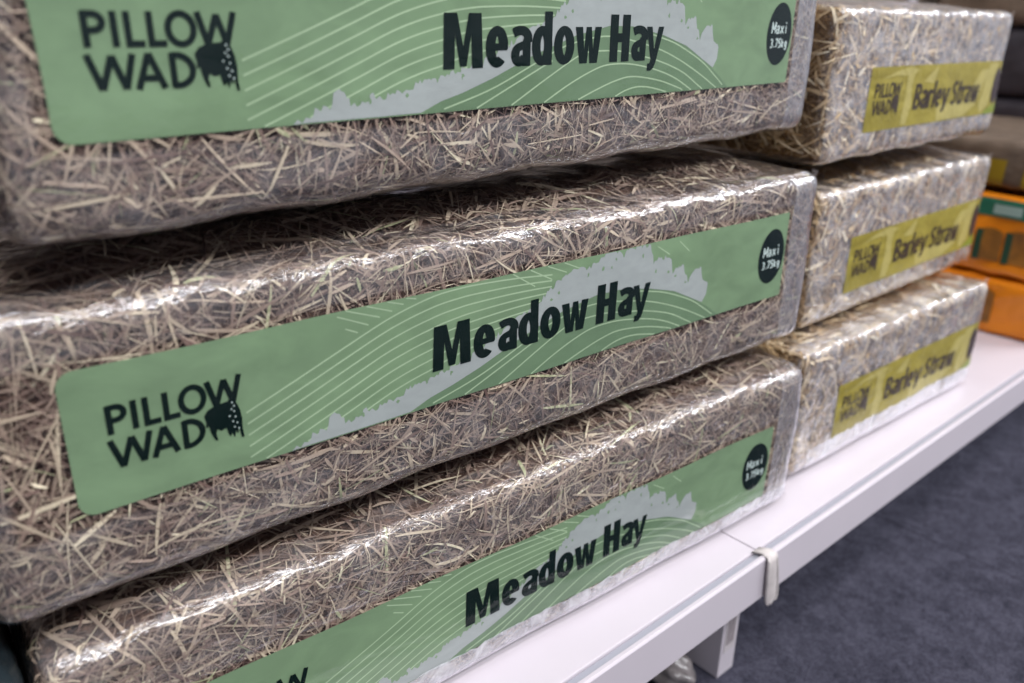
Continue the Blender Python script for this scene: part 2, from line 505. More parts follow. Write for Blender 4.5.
# ------------------------------------------------------------------ printing on the film
class Ink:
    """flat artwork in millimetres (u along the label, v up) laid on a bale's front face"""
    def __init__(s):
        s.tris = []

    def poly(s, pts):
        v = [Vector((x, y, 0)) for x, y in pts]
        for t in tessellate_polygon([v]):
            s.tris.append([pts[i] if isinstance(i, int) else i for i in t])
        return s

    def stroke(s, pts, wx, wy=None, closed=False):
        wy = wx if wy is None else wy
        n = len(pts)
        L, R = [], []
        for i in range(n):
            if closed:
                a, b = pts[(i - 1) % n], pts[(i + 1) % n]
            else:
                a, b = pts[max(0, i - 1)], pts[min(n - 1, i + 1)]
            dx, dy = b[0] - a[0], b[1] - a[1]
            m = math.hypot(dx, dy) or 1
            nx, ny = -dy / m, dx / m
            L.append((pts[i][0] + nx * wx / 2, pts[i][1] + ny * wy / 2))
            R.append((pts[i][0] - nx * wx / 2, pts[i][1] - ny * wy / 2))
        rng = n if closed else n - 1
        for i in range(rng):
            j = (i + 1) % n
            s.tris.append([L[i], L[j], R[j]]); s.tris.append([L[i], R[j], R[i]])
        return s

    def lines(s, pts, w, h=None):
        """polyline drawn as separate straight bars (crisp corners)"""
        for a, b in zip(pts[:-1], pts[1:]):
            s.stroke([a, b], w, h)
        return s

    def ell(s, cx, cy, rx, ry, a0=0, a1=360, n=28):
        return [(cx + rx * math.cos(math.radians(a0 + (a1 - a0) * i / n)), cy + ry * math.sin(math.radians(a0 + (a1 - a0) * i / n))) for i in range(n + (0 if abs(a1 - a0) == 360 else 1))]

    def xf(s, f):
        s.tris = [[f(p) for p in t] for t in s.tris]
        return s

    def add(s, o):
        s.tris += o.tris
        return s

    def obj(s, name, sh, off, mat, parent, shift=(0, 0), vclip=None, grid=9.0):
        bm = bmesh.new()
        for t in s.tris:
            area2 = (t[1][0] - t[0][0]) * (t[2][1] - t[0][1]) - (t[2][0] - t[0][0]) * (t[1][1] - t[0][1])
            if abs(area2) < 1e-7:
                continue
            if area2 < 0:
                t = t[::-1]
            bm.faces.new([bm.verts.new((p[0], 0, p[1])) for p in t])
        if vclip:
            for v, up in ((vclip[0], -1), (vclip[1], 1)):
                bmesh.ops.bisect_plane(bm, geom=bm.verts[:] + bm.edges[:] + bm.faces[:], plane_co=(0, 0, v), plane_no=(0, 0, up), clear_outer=True)
        xs = [v.co.x for v in bm.verts]; zs = [v.co.z for v in bm.verts]
        g = grid
        for k in range(int(min(xs) // g) + 1, int(max(xs) // g) + 1):
            bmesh.ops.bisect_plane(bm, geom=bm.verts[:] + bm.edges[:] + bm.faces[:], plane_co=(k * g, 0, 0), plane_no=(1, 0, 0))
        for k in range(int(min(zs) // g) + 1, int(max(zs) // g) + 1):
            bmesh.ops.bisect_plane(bm, geom=bm.verts[:] + bm.edges[:] + bm.faces[:], plane_co=(0, 0, k * g), plane_no=(0, 0, 1))
        bmesh.ops.remove_doubles(bm, verts=bm.verts[:], dist=0.01)
        co = np.array([v.co[:] for v in bm.verts])
        uu = co[:, 0] if sh.umap is None else np.interp(co[:, 0], *sh.umap)
        Q = sh.front((uu + shift[0]) / 1000, (co[:, 2] + shift[1]) / 1000, off)
        for v, q in zip(bm.verts, Q):
            v.co = q
        me = bpy.data.meshes.new(name); bm.to_mesh(me); bm.free()
        return link(name, me, mat, parent)


def rrect(u0, u1, v0, v1, rl, rr):
    p = []
    for cx, cy, a, r in ((u1 - rr, v0 + rr, 270, rr), (u1 - rr, v1 - rr, 0, rr), (u0 + rl, v1 - rl, 90, rl), (u0 + rl, v0 + rl, 180, rl)):
        for k in range(7):
            t = math.radians(a + 90 * k / 6)
            p.append((cx + r * math.cos(t), cy + r * math.sin(t)))
    return p


E_ = Ink().ell


def cat(pts, n=14):
    """Catmull-Rom through the points"""
    out = []
    P = [pts[0]] + list(pts) + [pts[-1]]
    for i in range(1, len(P) - 2):
        p0, p1, p2, p3 = P[i - 1:i + 3]
        for k in range(n):
            t = k / n
            out.append(tuple(0.5 * ((2 * p1[c]) + (-p0[c] + p2[c]) * t + (2 * p0[c] - 5 * p1[c] + 4 * p2[c] - p3[c]) * t * t + (-p0[c] + 3 * p1[c] - 3 * p2[c] + p3[c]) * t ** 3) for c in (0, 1)))
    out.append(pts[-1])
    return out


# heavy condensed lettering; box of width w, x-height 20.5, cap 27 (all mm), origin at baseline left
def g_o(w=17.5, x=20.8):
    return Ink().stroke(E_(w / 2, x / 2, w / 2 - 3.3, x / 2 - 2.2), 7.0, 4.8, True)


def g_e(w=16.5, x=20.8):
    k = Ink().stroke(E_(w / 2 + .2, x / 2, w / 2 - 3.1, x / 2 - 2.1, -8, 312, 30)[0:], 6.7, 4.7)
    k.poly([(4.5, 8.6), (w - .1, 8.6), (w - .1, 12.2), (4.5, 12.2)])
    return k


def g_a(w=16, x=20.8):
    k = Ink()
    k.poly([(w - 6.4, 0), (w - .2, 0), (w - .2, 14), (w - 6.4, 14)])
    k.stroke(cat([(1.6, 17.4), (5.5, 18.6), (9.6, 18.3), (12.4, 16.2), (12.8, 12.5)], 6), 6.6, 4.8)
    k.stroke(cat([(w - 5.2, 11.0), (8.0, 10.6), (4.4, 9.2), (3.2, 6.0), (4.4, 2.9), (7.2, 2.1), (w - 5.2, 4.6)], 6), 6.4, 4.2)
    return k


def g_d(w=17, x=20.8, h=28.5):
    k = Ink()
    k.poly([(w - 6.6, 0), (w - .2, 0), (w - .2, h), (w - 6.6, h)])
    k.stroke(E_(w / 2 - .1, x / 2, w / 2 - 3.3, x / 2 - 2.1), 6.9, 4.6, True)
    return k


def g_w(w=24.5, x=20.3):
    return Ink().poly([(0, x), (6.4, x), (8.0, 7.5), (9.6, x), (14.2, x), (15.8, 7.5), (17.4, x), (w - 1.2, x), (19.8, 0), (13.0, 0), (11.9, 10.5), (10.6, 0), (4.0, 0)])


def g_y(w=20.8, x=20.3):
    return Ink().poly([(0, x), (6.7, x), (10.5, 6.6), (14.2, x), (w, x), (13.6, -1.2), (11.4, -4.8), (8.2, -6.4), (3.6, -6.4), (3.6, -1.9), (6.0, -1.9), (7.2, 0.3)])


def g_M(w=27, c=27.3):
    return Ink().poly([(0, 0), (1.0, c), (9.6, c), (13.5, 11), (17.4, c), (26, c), (w, 0), (19.6, 0), (19.0, 17), (15.7, 1.2), (11.3, 1.2), (8.0, 17), (7.4, 0)])


def g_H(w=21.7, c=27.3):
    return Ink().poly([(0, 0), (0, c), (7.4, c), (7.4, 16.6), (w - 7.4, 16.6), (w - 7.4, c), (w, c), (w, 0), (w - 7.4, 0), (w - 7.4, 11.4), (7.4, 11.4), (7.4, 0)])


def place(items):
    out = Ink()
    for g, u, v in items:
        out.add(g.xf(lambda p, u=u, v=v: (p[0] + u, p[1] + v)))
    return out


# art is drawn with v measured from the label's lower edge
def meadow_text():
    sq = lambda g, f: g.xf(lambda p: (p[0] * f, p[1]))
    b = 21.3
    return place([(g_M(27.2), 209.0, b), (g_e(15.8), 238.2, b), (g_a(15.2), 256.8, b), (g_d(16.4), 273, b), (g_o(17), 291, b), (g_w(), 309, b), (g_H(18.6), 340.4, b), (g_a(14.6), 361.2, b), (sq(g_y(), 0.86), 375.4, b)])


def light_word(kern=2.7):
    t = Ink()
    w = kern
    # PILLOW, baseline 36.3, cap 14
    b = 36.3; c = 50.2
    t.lines([(38.0, b), (38.0, c)], w)
    t.stroke(E_(41.0, c - 4.2, 3.4, 3.1, 90, -90, 14), w)
    t.lines([(37.4, c - 1.1), (41.2, c - 1.1)], w).lines([(37.4, c - 7.3), (41.2, c - 7.3)], w)
    t.lines([(48.6, b), (48.6, c)], w)
    for u in (53.6, 62.2):
        t.lines([(u, b), (u, c)], w).lines([(u - 1.2, b + 1.1), (u + 6.0, b + 1.1)], w)
    t.stroke(E_(74.3, (b + c) / 2, 5.2, 6.2), w, w, True)
    t.lines([(81.4, c), (85.0, b + 0.4)], w).lines([(85.0, b + .4), (89.4, c - 1)], w).lines([(89.4, c - 1), (93.2, b + .4)], w).lines([(93.2, b + .4), (97.0, c)], w)
    # WAD
    b = 19.2; c = 33.6
    t.lines([(36.8, c), (41.0, b + .4)], w).lines([(41.0, b + .4), (45.8, c - .6)], w).lines([(45.8, c - .6), (50.0, b + .4)], w).lines([(50.0, b + .4), (53.8, c)], w)
    t.lines([(54.6, b), (59.9, c)], w).lines([(59.9, c), (65.2, b)], w).lines([(56.6, b + 4.4), (63.2, b + 4.4)], w)
    t.lines([(69.2, b), (69.2, c)], w)
    t.stroke(cat([(68.6, c - 1.1), (72.6, c - 1.2), (76.0, c - 3.6), (77.2, (b + c) / 2), (76.0, b + 3.6), (72.6, b + 1.2), (68.6, b + 1.1)], 6), w)
    # standing animal silhouette with shaggy legs
    pig = [(78.6, 33.0), (79.3, 29.8), (78.9, 26.5), (80.4, 27.4), (80.9, 24.0), (81.6, 22.0), (82.8, 19.0), (84.0, 18.6), (83.4, 22.4), (84.2, 24.6), (86.0, 23.2), (88.6, 23.8), (89.2, 21.0), (90.0, 18.8), (91.2, 20.4),
           (92.2, 17.6), (93.0, 21.0), (94.0, 19.2), (94.6, 22.6), (95.6, 16.8), (96.9, 16.4), (96.4, 21), (96.6, 27), (96.0, 31.4), (95.0, 34.6), (93.6, 37.8), (92.0, 39.4), (90.4, 37.6), (87.4, 37.4), (83.6, 36.8), (80.6, 35.6)]
    t.poly(pig)
    return t


def meadow_tree(extra=False):
    rs = random.Random(4)

    def jag(pts, amp=1.9, step=1.3):
        out = []
        for (x0, y0), (x1, y1) in zip(pts[:-1], pts[1:]):
            n = max(1, int(abs(x1 - x0) / step))
            for k in range(n):
                t = k / n
                out.append((x0 + (x1 - x0) * t + rs.uniform(-.4, .4), y0 + (y1 - y0) * t + (rs.uniform(-amp, amp) if k else 0)))
        out.append(pts[-1])
        return out
    low = [(120.9, 0.3), (123.6, 2.4), (126, 0.6), (129.7, 2.4), (131.4, 3.5), (133, 7.2), (140.4, 5.6), (142.2, 8), (143.1, 13), (147.5, 13.6), (151.5, 10.4), (152.1, 6.4), (157.2, 7), (162.4, 8), (163.5, 11.4), (168.6, 10.4),
           (171.1, 8.2), (176.6, 11.4), (184.8, 12.6), (192.3, 15), (197.9, 16.6), (207.5, 18.6), (214.3, 20), (223.2, 21.4), (232, 22), (246, 28), (262, 36), (276, 42), (290.4, 47), (297.5, 53), (306.2, 58.5), (316.6, 62.5), (330.6, 62.4), (340, 64.4), (346, 69.2), (357.7, 69.2), (363.3, 63.5), (366.1, 69.2), (378.3, 69.4), (390, 68),
           (393.6, 60.5), (394.4, 54), (398, 56), (403.2, 57.6), (409, 56), (414, 54), (416.5, 42.6), (420.7, 47), (427.3, 48.4), (432.6, 39.6), (435.7, 32.5), (438.7, 39.2), (445.3, 42), (449.4, 42), (452.1, 32), (459, 28), (458.3, 20)]
    hill = [(453.9, 14.4), (446, 18), (420.3, 29.5), (393, 36.6), (362, 41.8), (340, 42.2), (310, 37), (275, 27), (243.5, 15.6), (223, 9.4), (207, 5.6), (193.7, 0.8), (168, 0.6), (131, 0.6)]
    t = Ink().poly(jag(low) + hill)
    return t


def green_holes():
    rs = random.Random(9)
    t = Ink()
    for x, y in [(306, 50), (331, 57), (352, 59), (356, 64), (398, 48), (412, 45), (383, 62), (432, 34), (300, 47), (420, 41), (158, 9), (163, 8.6), (185, 9.8), (205, 16), (222, 17.5), (344, 60)]:
        n = 8
        t.poly([(x + rs.uniform(.3, 1.7) * math.cos(k * 6.28 / n), y + rs.uniform(.3, 2.2) * math.sin(k * 6.28 / n)) for k in range(n)])
    return t


def meadow_hill():
    return Ink().poly([(195, 0.4), (207, 5.6), (223, 9.4), (243.5, 15.6), (275, 27), (310, 37), (340, 42.2), (362, 41.8), (393, 36.6), (420.3, 29.5), (446, 18), (464, 8), (475, 0.4)])


def meadow_lines(hill=False):
    t = Ink()
    if not hill:
        top = cat([(99, 28.7), (117.2, 35.4), (137.6, 43), (157.3, 50.5), (183.2, 60.2), (208.6, 66.5), (227.6, 68.0), (243.3, 67.7), (270, 66), (300, 63)], 8)
        for k in range(12):
            d = 6.2 * k
            pts = []
            for x, y in top:
                yy = y - d * (1 - 0.0042 * max(0, x - 208))
                lim = np.interp(x, [120, 143, 197, 246, 276, 291, 306, 330], [0.4, 6, 15, 27, 41, 46, 57, 62])
                if 0.4 < yy < 69.2 and (x < 120 or yy > lim):
                    pts.append((x, yy))
            if len(pts) > 2:
                t.stroke(pts, 0.95)
        for a, b in [((155.4, 59.5), (162.6, 55.9)), ((151.1, 67), (169.1, 58.8)), ((156.1, 69.2), (176, 61.7)), ((168.3, 69.2), (183.7, 63.5)), ((181, 69.2), (190.8, 66)), ((192.3, 69.2), (198.9, 67.6)),
                     ((268, 69), (286, 58)), ((282, 69), (300, 60)), ((296, 69), (312, 62.6)), ((310, 69), (324, 63)), ((398, 66), (412, 58)), ((422, 66), (434, 57))]:
            t.stroke([a, b], 0.8)
        return t
    for pts in [[(209, 1.6), (243, 10.1), (275, 22), (300, 31), (326, 35.6), (345, 36), (361, 33.7), (390, 27.9), (414, 20.5), (439, 10.5), (460, 0.5)],
                [(258, 0.5), (285, 13.5), (311, 25), (322, 27.6), (345, 27.8), (360, 26), (391, 20.5), (418, 12.7), (438, 3), (443, .5)],
                [(284, 0.5), (303, 9), (322, 15.8), (338.6, 19.6), (362.4, 19.4), (390, 14.8), (411, 8.8), (430, .5)],
                [(313, 0.5), (330, 5.6), (347.8, 10), (365, 11.8), (392.4, 8.3), (416, 2.3), (420, .5)],
                [(348, 0.5), (358, 3.6), (370, 5.2), (384, 4.2), (402, .5)],
                [(368, 39.6), (393, 34.6), (412.4, 29.6), (439.7, 19), (458, 8.4), (468, 2)],
                [(232, .6), (262, 12.5), (290, 23.5)]]:
        t.stroke(cat(pts, 8), 0.9)
    return t


def small_text(rows, h=5.2, s=1.1):
    """tiny block lettering for the badges; rows of (text, centre u, baseline v)"""
    S = {'M': [[(0, 0), (0, 1), (.5, .3), (1, 1), (1, 0)]], 'a': [[(.1, .6), (.7, .65), (.8, 0)], [(.8, .35), (.2, .35), (.1, .1), (.4, 0), (.8, .1)]], 'x': [[(0, 0), (.8, .65)], [(0, .65), (.8, 0)]],
         'i': [[(.3, 0), (.3, .65)], [(.3, .85), (.3, 1)]], '3': [[(.1, 1), (.8, .9), (.8, .6), (.35, .53), (.85, .4), (.8, .08), (.1, 0)]], '.': [[(.3, 0), (.3, .14)]], '7': [[(0, 1), (.9, 1), (.3, 0)]],
         '5': [[(.9, 1), (.15, 1), (.1, .55), (.7, .58), (.9, .3), (.7, .02), (.1, 0)]], 'k': [[(.1, 0), (.1, 1)], [(.8, .65), (.15, .3), (.8, 0)]], 'g': [[(.8, .65), (.2, .6), (.1, .2), (.7, .1)], [(.8, .65), (.8, -.2), (.15, -.28)]]}
    t = Ink()
    for txt, cu, bv, hh in rows:
        adv = hh * 0.78
        u = cu - adv * len(txt) / 2
        for ch in txt:
            k = 0.45 if ch in '.i' else 1
            for pl in S[ch]:
                t.lines([(u + x * hh * 0.62, bv + y * hh) for x, y in pl], s)
            u += adv * (0.6 if ch in '.i' else 1)
    return t


def make_hay_bale(label, loc, yaw, pitch, H, lc, ld, bt, bb, seed, ex=0.0, umap=None, lsc=1.0, nfront=9500, ntop=4200):
    L, D = 0.600 + ex, 0.27
    loc = (loc[0] - ex * math.cos(yaw), loc[1] - ex * math.sin(yaw), loc[2])
    root = thing('hay_bale', label, 'hay bale', loc, (0, -pitch, yaw), 'film-wrapped meadow hay bales in the near stack')
    sh = Shape(L, D, H, 0.012, bt, bb, seed, 0.0006, 0.0012)
    sh.umap = umap
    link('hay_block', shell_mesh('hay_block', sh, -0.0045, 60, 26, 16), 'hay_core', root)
    m = strand_mesh('hay_strands', sh, [
        ('front', nfront, (-0.008, L + 0.006), (-0.012, H + 0.008), 0.008, 0.055, 0.0005, 0.0025, 1.0),
        ('front', int(nfront * .35), (-0.004, L + 0.004), (0, H), 0.006, 0.025, 0.0005, 0.0014, 1.6),
        ('top', ntop, (0, L), (0, 0.13), 0.008, 0.055, 0.0006, 0.0028, 1.2),
        ('left', 900, (0, 0.2), (0, H), 0.008, 0.05, 0.0006, 0.003, 1.3)], seed)
    st = link('hay_strands', m, 'hay_strand', root); st['kind'] = 'stuff'
    c = lc * 1000; e = ex * 1000
    lab = Ink().poly(rrect(19.9, 558.9, 0, (ld - lc) * 1000, 7.5, 2.0)).obj('printed_label', sh, 0.0009, 'green', root, (e, c))
    lab['label'] = 'green printed band across the front of the film'
    vc = (0.3, (ld - lc) * 1000 - 0.3)
    meadow_lines().obj('field_lines', sh, 0.00098, 'pale_line', lab, (e, c), vc)
    meadow_hill().obj('hill', sh, 0.00100, 'green_hill', lab, (e, c), vc)
    meadow_lines(True).obj('hill_lines', sh, 0.00108, 'pale_line', lab, (e, c), vc)
    tl = meadow_tree().obj('tree_line', sh, 0.00104, 'grey_tree', lab, (e, c), vc)
    holes = green_holes().obj('holes', sh, 0.00110, 'green', lab, (e, c), vc)
    bm = bmesh.new(); bm.from_mesh(tl.data)
    nb = len(bm.faces); bm.from_mesh(holes.data); bm.faces.ensure_lookup_table()
    for f in bm.faces[nb:]:
        f.material_index = 1
    bm.to_mesh(tl.data); bm.free(); tl.data.materials.append(MAT['green'])
    bpy.data.objects.remove(holes)
    meadow_text().obj('product_lettering', sh, 0.00122, 'ink', lab, (e, c))
    lw = lambda p: (p[0], 17 + (p[1] - 17) * lsc)
    light_word().xf(lw).obj('maker_logo', sh, 0.00118, 'ink', lab, (e, c))
    sp = Ink()
    for x, y in ((92.4, 36.4), (93.2, 34.4), (91.8, 33.0), (93.0, 31.6), (90.6, 29.6), (93.4, 28.6), (92.0, 26.4), (94.0, 25.2), (92.6, 23.2), (94.6, 22.0)):
        sp.poly([(x - .5, y), (x, y - .6), (x + .5, y), (x, y + .6)])
    sp.xf(lw).obj('logo_face_marks', sh, 0.00126, 'badge_text', lab, (e, c))
    Ink().poly(E_(539.5, 36, 17.5, 22.5, 0, 360, 40)).obj('size_badge', sh, 0.00115, 'ink', lab, (e, c))
    small_text([('Maxi', 540.5, 36.5, 8.0), ('3.75kg', 541.5, 26.5, 5.8)], s=1.4).obj('size_text', sh, 0.00125, 'badge_text', lab, (e, c))
    link('clear_film', shell_mesh('clear_film', sh, 0.0016, 150, 60, 40, 0.00025, seed, (lc, ld)), 'film', root)
    # welded end seam: a crinkled flat fin gathered down the far end
    fin(root, sh, L, H, seed)
    glare_strip(root, sh, 'end_glare_strip', L - 0.038, L - 0.002, 0.0, H, 0.0020, 'end_glare', seed)  # pale strip added for the film's end edge and its glare
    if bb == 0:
        glare_strip(root, sh, 'shelf_reflection', 0.05, L - 0.004, 0.0, lc, 0.0020, 'shelf_reflection', seed)  # whitish strip added as the white shelf's reflection
    return root


def fin(root, sh, L, H, seed, name='film_seam', x=None, sgn=1, wide=0.009, y0=0.004):
    rs = np.random.RandomState(seed + 50)
    n = 40
    V = []; F = []
    for k in range(n + 1):
        z = -0.001 + (H + 0.002) * k / n
        w = wide * (0.6 + 0.5 * math.sin(k * 0.5 + seed) * math.sin(k * 0.21) + 0.25 * rs.rand())
        yy = y0 + 0.0015 * math.sin(k * 0.9 + seed)
        for j in range(4):
            V.append(((L if x is None else x) + sgn * (0.0015 + w * j / 3), yy + 0.0022 * j + 0.0012 * math.sin(k * 1.7 + j * 1.3 + seed) * j / 3, z))
    for k in range(n):
        for j in range(3):
            a = k * 4 + j
            F.append((a, a + 1, a + 5, a + 4))
    P = sh.deform(np.array(V))
    me = mesh_np(name, P, F, True)
    for k in ('crinkle', 'haze'):
        me.attributes.new(k, 'FLOAT', 'POINT').data.foreach_set('value', np.ones(len(P), np.float32))
    return link(name, me, 'film_fold', root)


def glare_strip(root, sh, name, u0, u1, v0, v1, off, mat, seed):
    """an added milky strip on the front face, painting in reflected light"""
    nu, nv = max(4, int((u1 - u0) / 0.006)), max(4, int((v1 - v0) / 0.004))
    rs = np.random.RandomState(seed)
    V = []; F = []
    for i in range(nu + 1):
        for k in range(nv + 1):
            V.append((u0 + (u1 - u0) * i / nu, 0.0, v0 + (v1 - v0 + (0.003 * rs.rand() if u1 - u0 > v1 - v0 else 0)) * k / nv))
    for i in range(nu):
        for k in range(nv):
            a = i * (nv + 1) + k
            F.append((a, a + nv + 1, a + nv + 2, a + 1))
    P = sh.surf(np.array(V), off)
    me = mesh_np(name, P, F, True)
    for k in ('crinkle', 'haze'):
        me.attributes.new(k, 'FLOAT', 'POINT').data.foreach_set('value', np.ones(len(P), np.float32))
    return link(name, me, mat, root)


def barley_text():
    """Barley Straw, cap 22, from u=172 to 330"""
    c = 25.0; x = 18.5; sx = 5.2; sy = 3.8
    k = []
    B = Ink().poly([(0, 0), (5.4, 0), (5.4, c), (0, c)])
    B.stroke(E_(7, c - 6.2, 5.2, 4.6, 100, -100, 14), sx, sy).stroke(E_(7, 6.8, 6.0, 5.0, 100, -100, 14), sx, sy)
    B.poly([(3, c - 3.6), (8, c - 3.6), (8, c), (3, c)]).poly([(3, 0), (8, 0), (8, 3.6), (3, 3.6)]).poly([(3, 11), (8, 11), (8, 14.4), (3, 14.4)])
    k.append((B, 0, 16))
    sc = lambda g, f=0.9: g.xf(lambda p: (p[0] * f, p[1] * f))
    k.append((sc(g_a()), 0, 15))
    r = Ink().poly([(0, 0), (5.4, 0), (5.4, x), (0, x)]).stroke(cat([(2.8, 12), (5, 15.6), (10.4, 16.6)], 6), sx, sy)
    k.append((r, 0, 11))
    l = Ink().poly([(0, 0), (5.4, 0), (5.4, c + 1.5), (0, c + 1.5)])
    k.append((l, 0, 6.4))
    k.append((sc(g_e()), 0, 15.5)); k.append((sc(g_y()), 0, 18.5))
    k.append((None, 0, 7))
    S = Ink().stroke(cat([(13, c - 3.4), (8.4, c - 2.0), (4.2, c - 3.6), (3.2, c - 7.5), (5.4, c - 10.8), (9.8, 12.2), (12, 8), (10.6, 3.6), (6.2, 2.0), (1.4, 3.6)], 6), sx, sy)
    k.append((S, 0, 15.4))
    t_ = Ink().poly([(2.4, 3), (2.4, c - 1), (7.8, c - 1), (7.8, 3)]).poly([(0, x - 3.6), (11, x - 3.6), (11, x), (0, x)]).poly([(3, 0), (11, 0), (11, 4), (3, 4)])
    k.append((t_, 0, 12))
    k.append((Ink().add(Ink().poly([(0, 0), (5.4, 0), (5.4, x), (0, x)])).stroke(cat([(2.8, 12), (5, 15.6), (10.4, 16.6)], 6), sx, sy), 0, 11))
    k.append((sc(g_a()), 0, 15)); k.append((sc(g_w()), 0, 22.5))
    out = Ink(); u = 170
    for g, _, adv in k:
        if g is not None:
            out.add(g.xf(lambda p, u=u: (p[0] + u, p[1] + 15.5)))
        u += adv
    return out


def make_straw_bale(label, loc, yaw, pitch, H, bt, bb, seed, reflects_shelf=False):
    L, D = 0.3975, 0.25
    root = thing('straw_bale', label, 'straw bale', loc, (0, -pitch, yaw), 'film-wrapped barley straw bales in the far stack')
    sh = Shape(L, D, H, 0.010, bt, bb, seed, 0.0006, 0.0014)
    link('straw_block', shell_mesh('straw_block', sh, -0.0045, 44, 24, 16), 'barley_core', root)
    m = strand_mesh('straw_strands', sh, [
        ('front', 3000, (-0.008, L + .004), (-0.01, H + 0.006), 0.008, 0.045, 0.0012, 0.0045, 1.2),
        ('top', 1400, (0, L), (0, 0.13), 0.008, 0.045, 0.0012, 0.0045, 1.2),
        ('left', 900, (0, 0.2), (0, H), 0.01, 0.05, 0.0012, 0.0045, 1.3)], seed)
    st = link('straw_strands', m, 'barley_strand', root); st['kind'] = 'stuff'
    c = 23.9; hgt = 58.3
    lab = Ink().poly(rrect(70.2, 396.9, 0, hgt, 1.5, 1.5)).obj('printed_label', sh, 0.0009, 'mustard', root, (0, c))
    lab['label'] = 'mustard yellow printed band across the front of the film'
    vc = (0.3, hgt - .3)
    rays = Ink().poly([(92, 47), (125, 54), (150, 57), (172, 54), (162, 50), (160, 40), (166, 20), (160, 2), (148, 2), (150, 30), (148, 49), (120, 50)])
    rays.poly([(186, 42), (214, 57.5), (210, 40)]).poly([(225, 18), (300, 18), (332, 50), (352, 50), (330, 12), (300, 1), (230, 1)])
    rays.poly([(352, 56), (376, 56), (366, 10), (350, 2), (340, 10)])
    rays.obj('sun_rays', sh, 0.00098, 'mustard_pale', lab, (0, c), vc)
    Ink().poly([(356, .4), (392, .4), (392, 12), (376, 9), (362, 5)]).obj('lime_corner', sh, 0.00102, 'lime', lab, (0, c), vc)
    barley_text().obj('product_lettering', sh, 0.00122, 'brown_ink', lab, (0, c))
    light_word(2.8).xf(lambda p: ((p[0] - 37) * 0.9 + 82, (p[1] - 17) * 0.92 + 13)).obj('maker_logo', sh, 0.00118, 'brown_ink', lab, (0, c))
    Ink().poly(E_(379, 31, 9.5, 20, 0, 360, 36)).obj('size_badge', sh, 0.00118, 'brown_badge', lab, (0, c))
    link('clear_film', shell_mesh('clear_film', sh, 0.0007, 90, 50, 34, 0.00015, seed), 'film_straw', root)
    fin(root, sh, L, H, seed)
    if reflects_shelf:
        glare_strip(root, sh, 'shelf_reflection', 0.03, L - 0.004, 0.0, 0.024, 0.0012, 'shelf_reflection', seed)  # painted reflection of the shelf below the straw label
    return root


# ------------------------------------------------------------------ the setting
FLOOR = -0.155
bm = bmesh.new()
bmesh.ops.create_grid(bm, x_segments=40, y_segments=40, size=4.0)
for v in bm.verts:
    v.co = Vector((v.co.x + 1.5, v.co.y - 1.5, FLOOR))
me = bpy.data.meshes.new('floor'); bm.to_mesh(me); bm.free()
fl = link('floor', me, 'carpet'); fl['kind'] = 'structure'

bm = bmesh.new()
bmesh.ops.create_grid(bm, x_segments=4, y_segments=4, size=4.0)
for v in bm.verts:
    v.co = Vector((v.co.x + 1.5, v.co.y - 1.5, 2.62))
me = bpy.data.meshes.new('ceiling'); bm.to_mesh(me); bm.free()
MAT['ceiling'] = principled('ceiling_tile', lin(200, 200, 200), 0.9)
link('ceiling', me, 'ceiling')['kind'] = 'structure'
wb = bevel_box('wall_back', (-2.5, 0.62, FLOOR), (5.5, 0.72, 2.62), 'back', None, 0)
wb['kind'] = 'structure'

# ------------------------------------------------------------------ the white base shelves
LIPY = -0.0715; LIPB = -0.0415


def make_shelf(label, x0, x1, foots):
    root = thing('base_shelf', label, 'shelf', ((x0 + x1) / 2, 0.0, FLOOR), (0, 0, 0), 'white base shelves of the shop gondola')
    cx = (x0 + x1) / 2
    sx = lambda o: o
    top = bevel_box('shelf_top', (x0 - cx, -0.0600, -0.022 - FLOOR), (x1 - cx, 0.46, -FLOOR), 'white_steel', root, 0.0012)
    prof = [(-0.0602, -0.0045), (-0.0665, -0.0045), (-0.0668, 0.0), (-0.0700, 0.0002), (LIPY, -0.0014), (LIPY, LIPB), (-0.0690, LIPB), (-0.0690, -0.0062), (-0.0602, -0.0062)]
    extrude_profile('front_lip', [(y, z - FLOOR) for y, z in prof], x0 - cx, x1 - cx, 'white_steel', root, 0.0004)
    bevel_box('ticket_channel', (x0 - cx + 0.001, -0.0666, -0.0046 - FLOOR), (x1 - cx - 0.001, -0.0603, -0.0026 - FLOOR), 'grey_strip', root, 0.0002, 1)
    for fx in foots:
        f = bevel_box('foot', (fx - cx, -0.040, 0.0005), (fx - cx + 0.0245, 0.10, -0.0225 - FLOOR), 'white_steel', root, 0.001)
        st = bevel_box('sticker', (fx - cx + 0.004, -0.0406, 0.028), (fx - cx + 0.0205, -0.0400, 0.100), 'sticker', f, 0.0)
        bm = bmesh.new()
        for k in range(3):
            xx = fx - cx + 0.0065 + k * 0.0042
            vs = [bm.verts.new(p) for p in ((xx, -0.0409, 0.036), (xx + 0.0022, -0.0409, 0.036), (xx + 0.0022, -0.0409, 0.094), (xx, -0.0409, 0.094))]
            bm.faces.new(vs)
        me = bpy.data.meshes.new('sticker_text'); bm.to_mesh(me); bm.free()
        link('sticker_text', me, 'sticker_ink', f)
    return root


make_shelf('near white steel base shelf carrying the three large meadow hay bales', -0.75, 0.4995, (-0.5, 0.5015 - 0.0015))
make_shelf('far white steel base shelf carrying the barley straw bales and orange bags', 0.5005, 1.75, (1.72,))


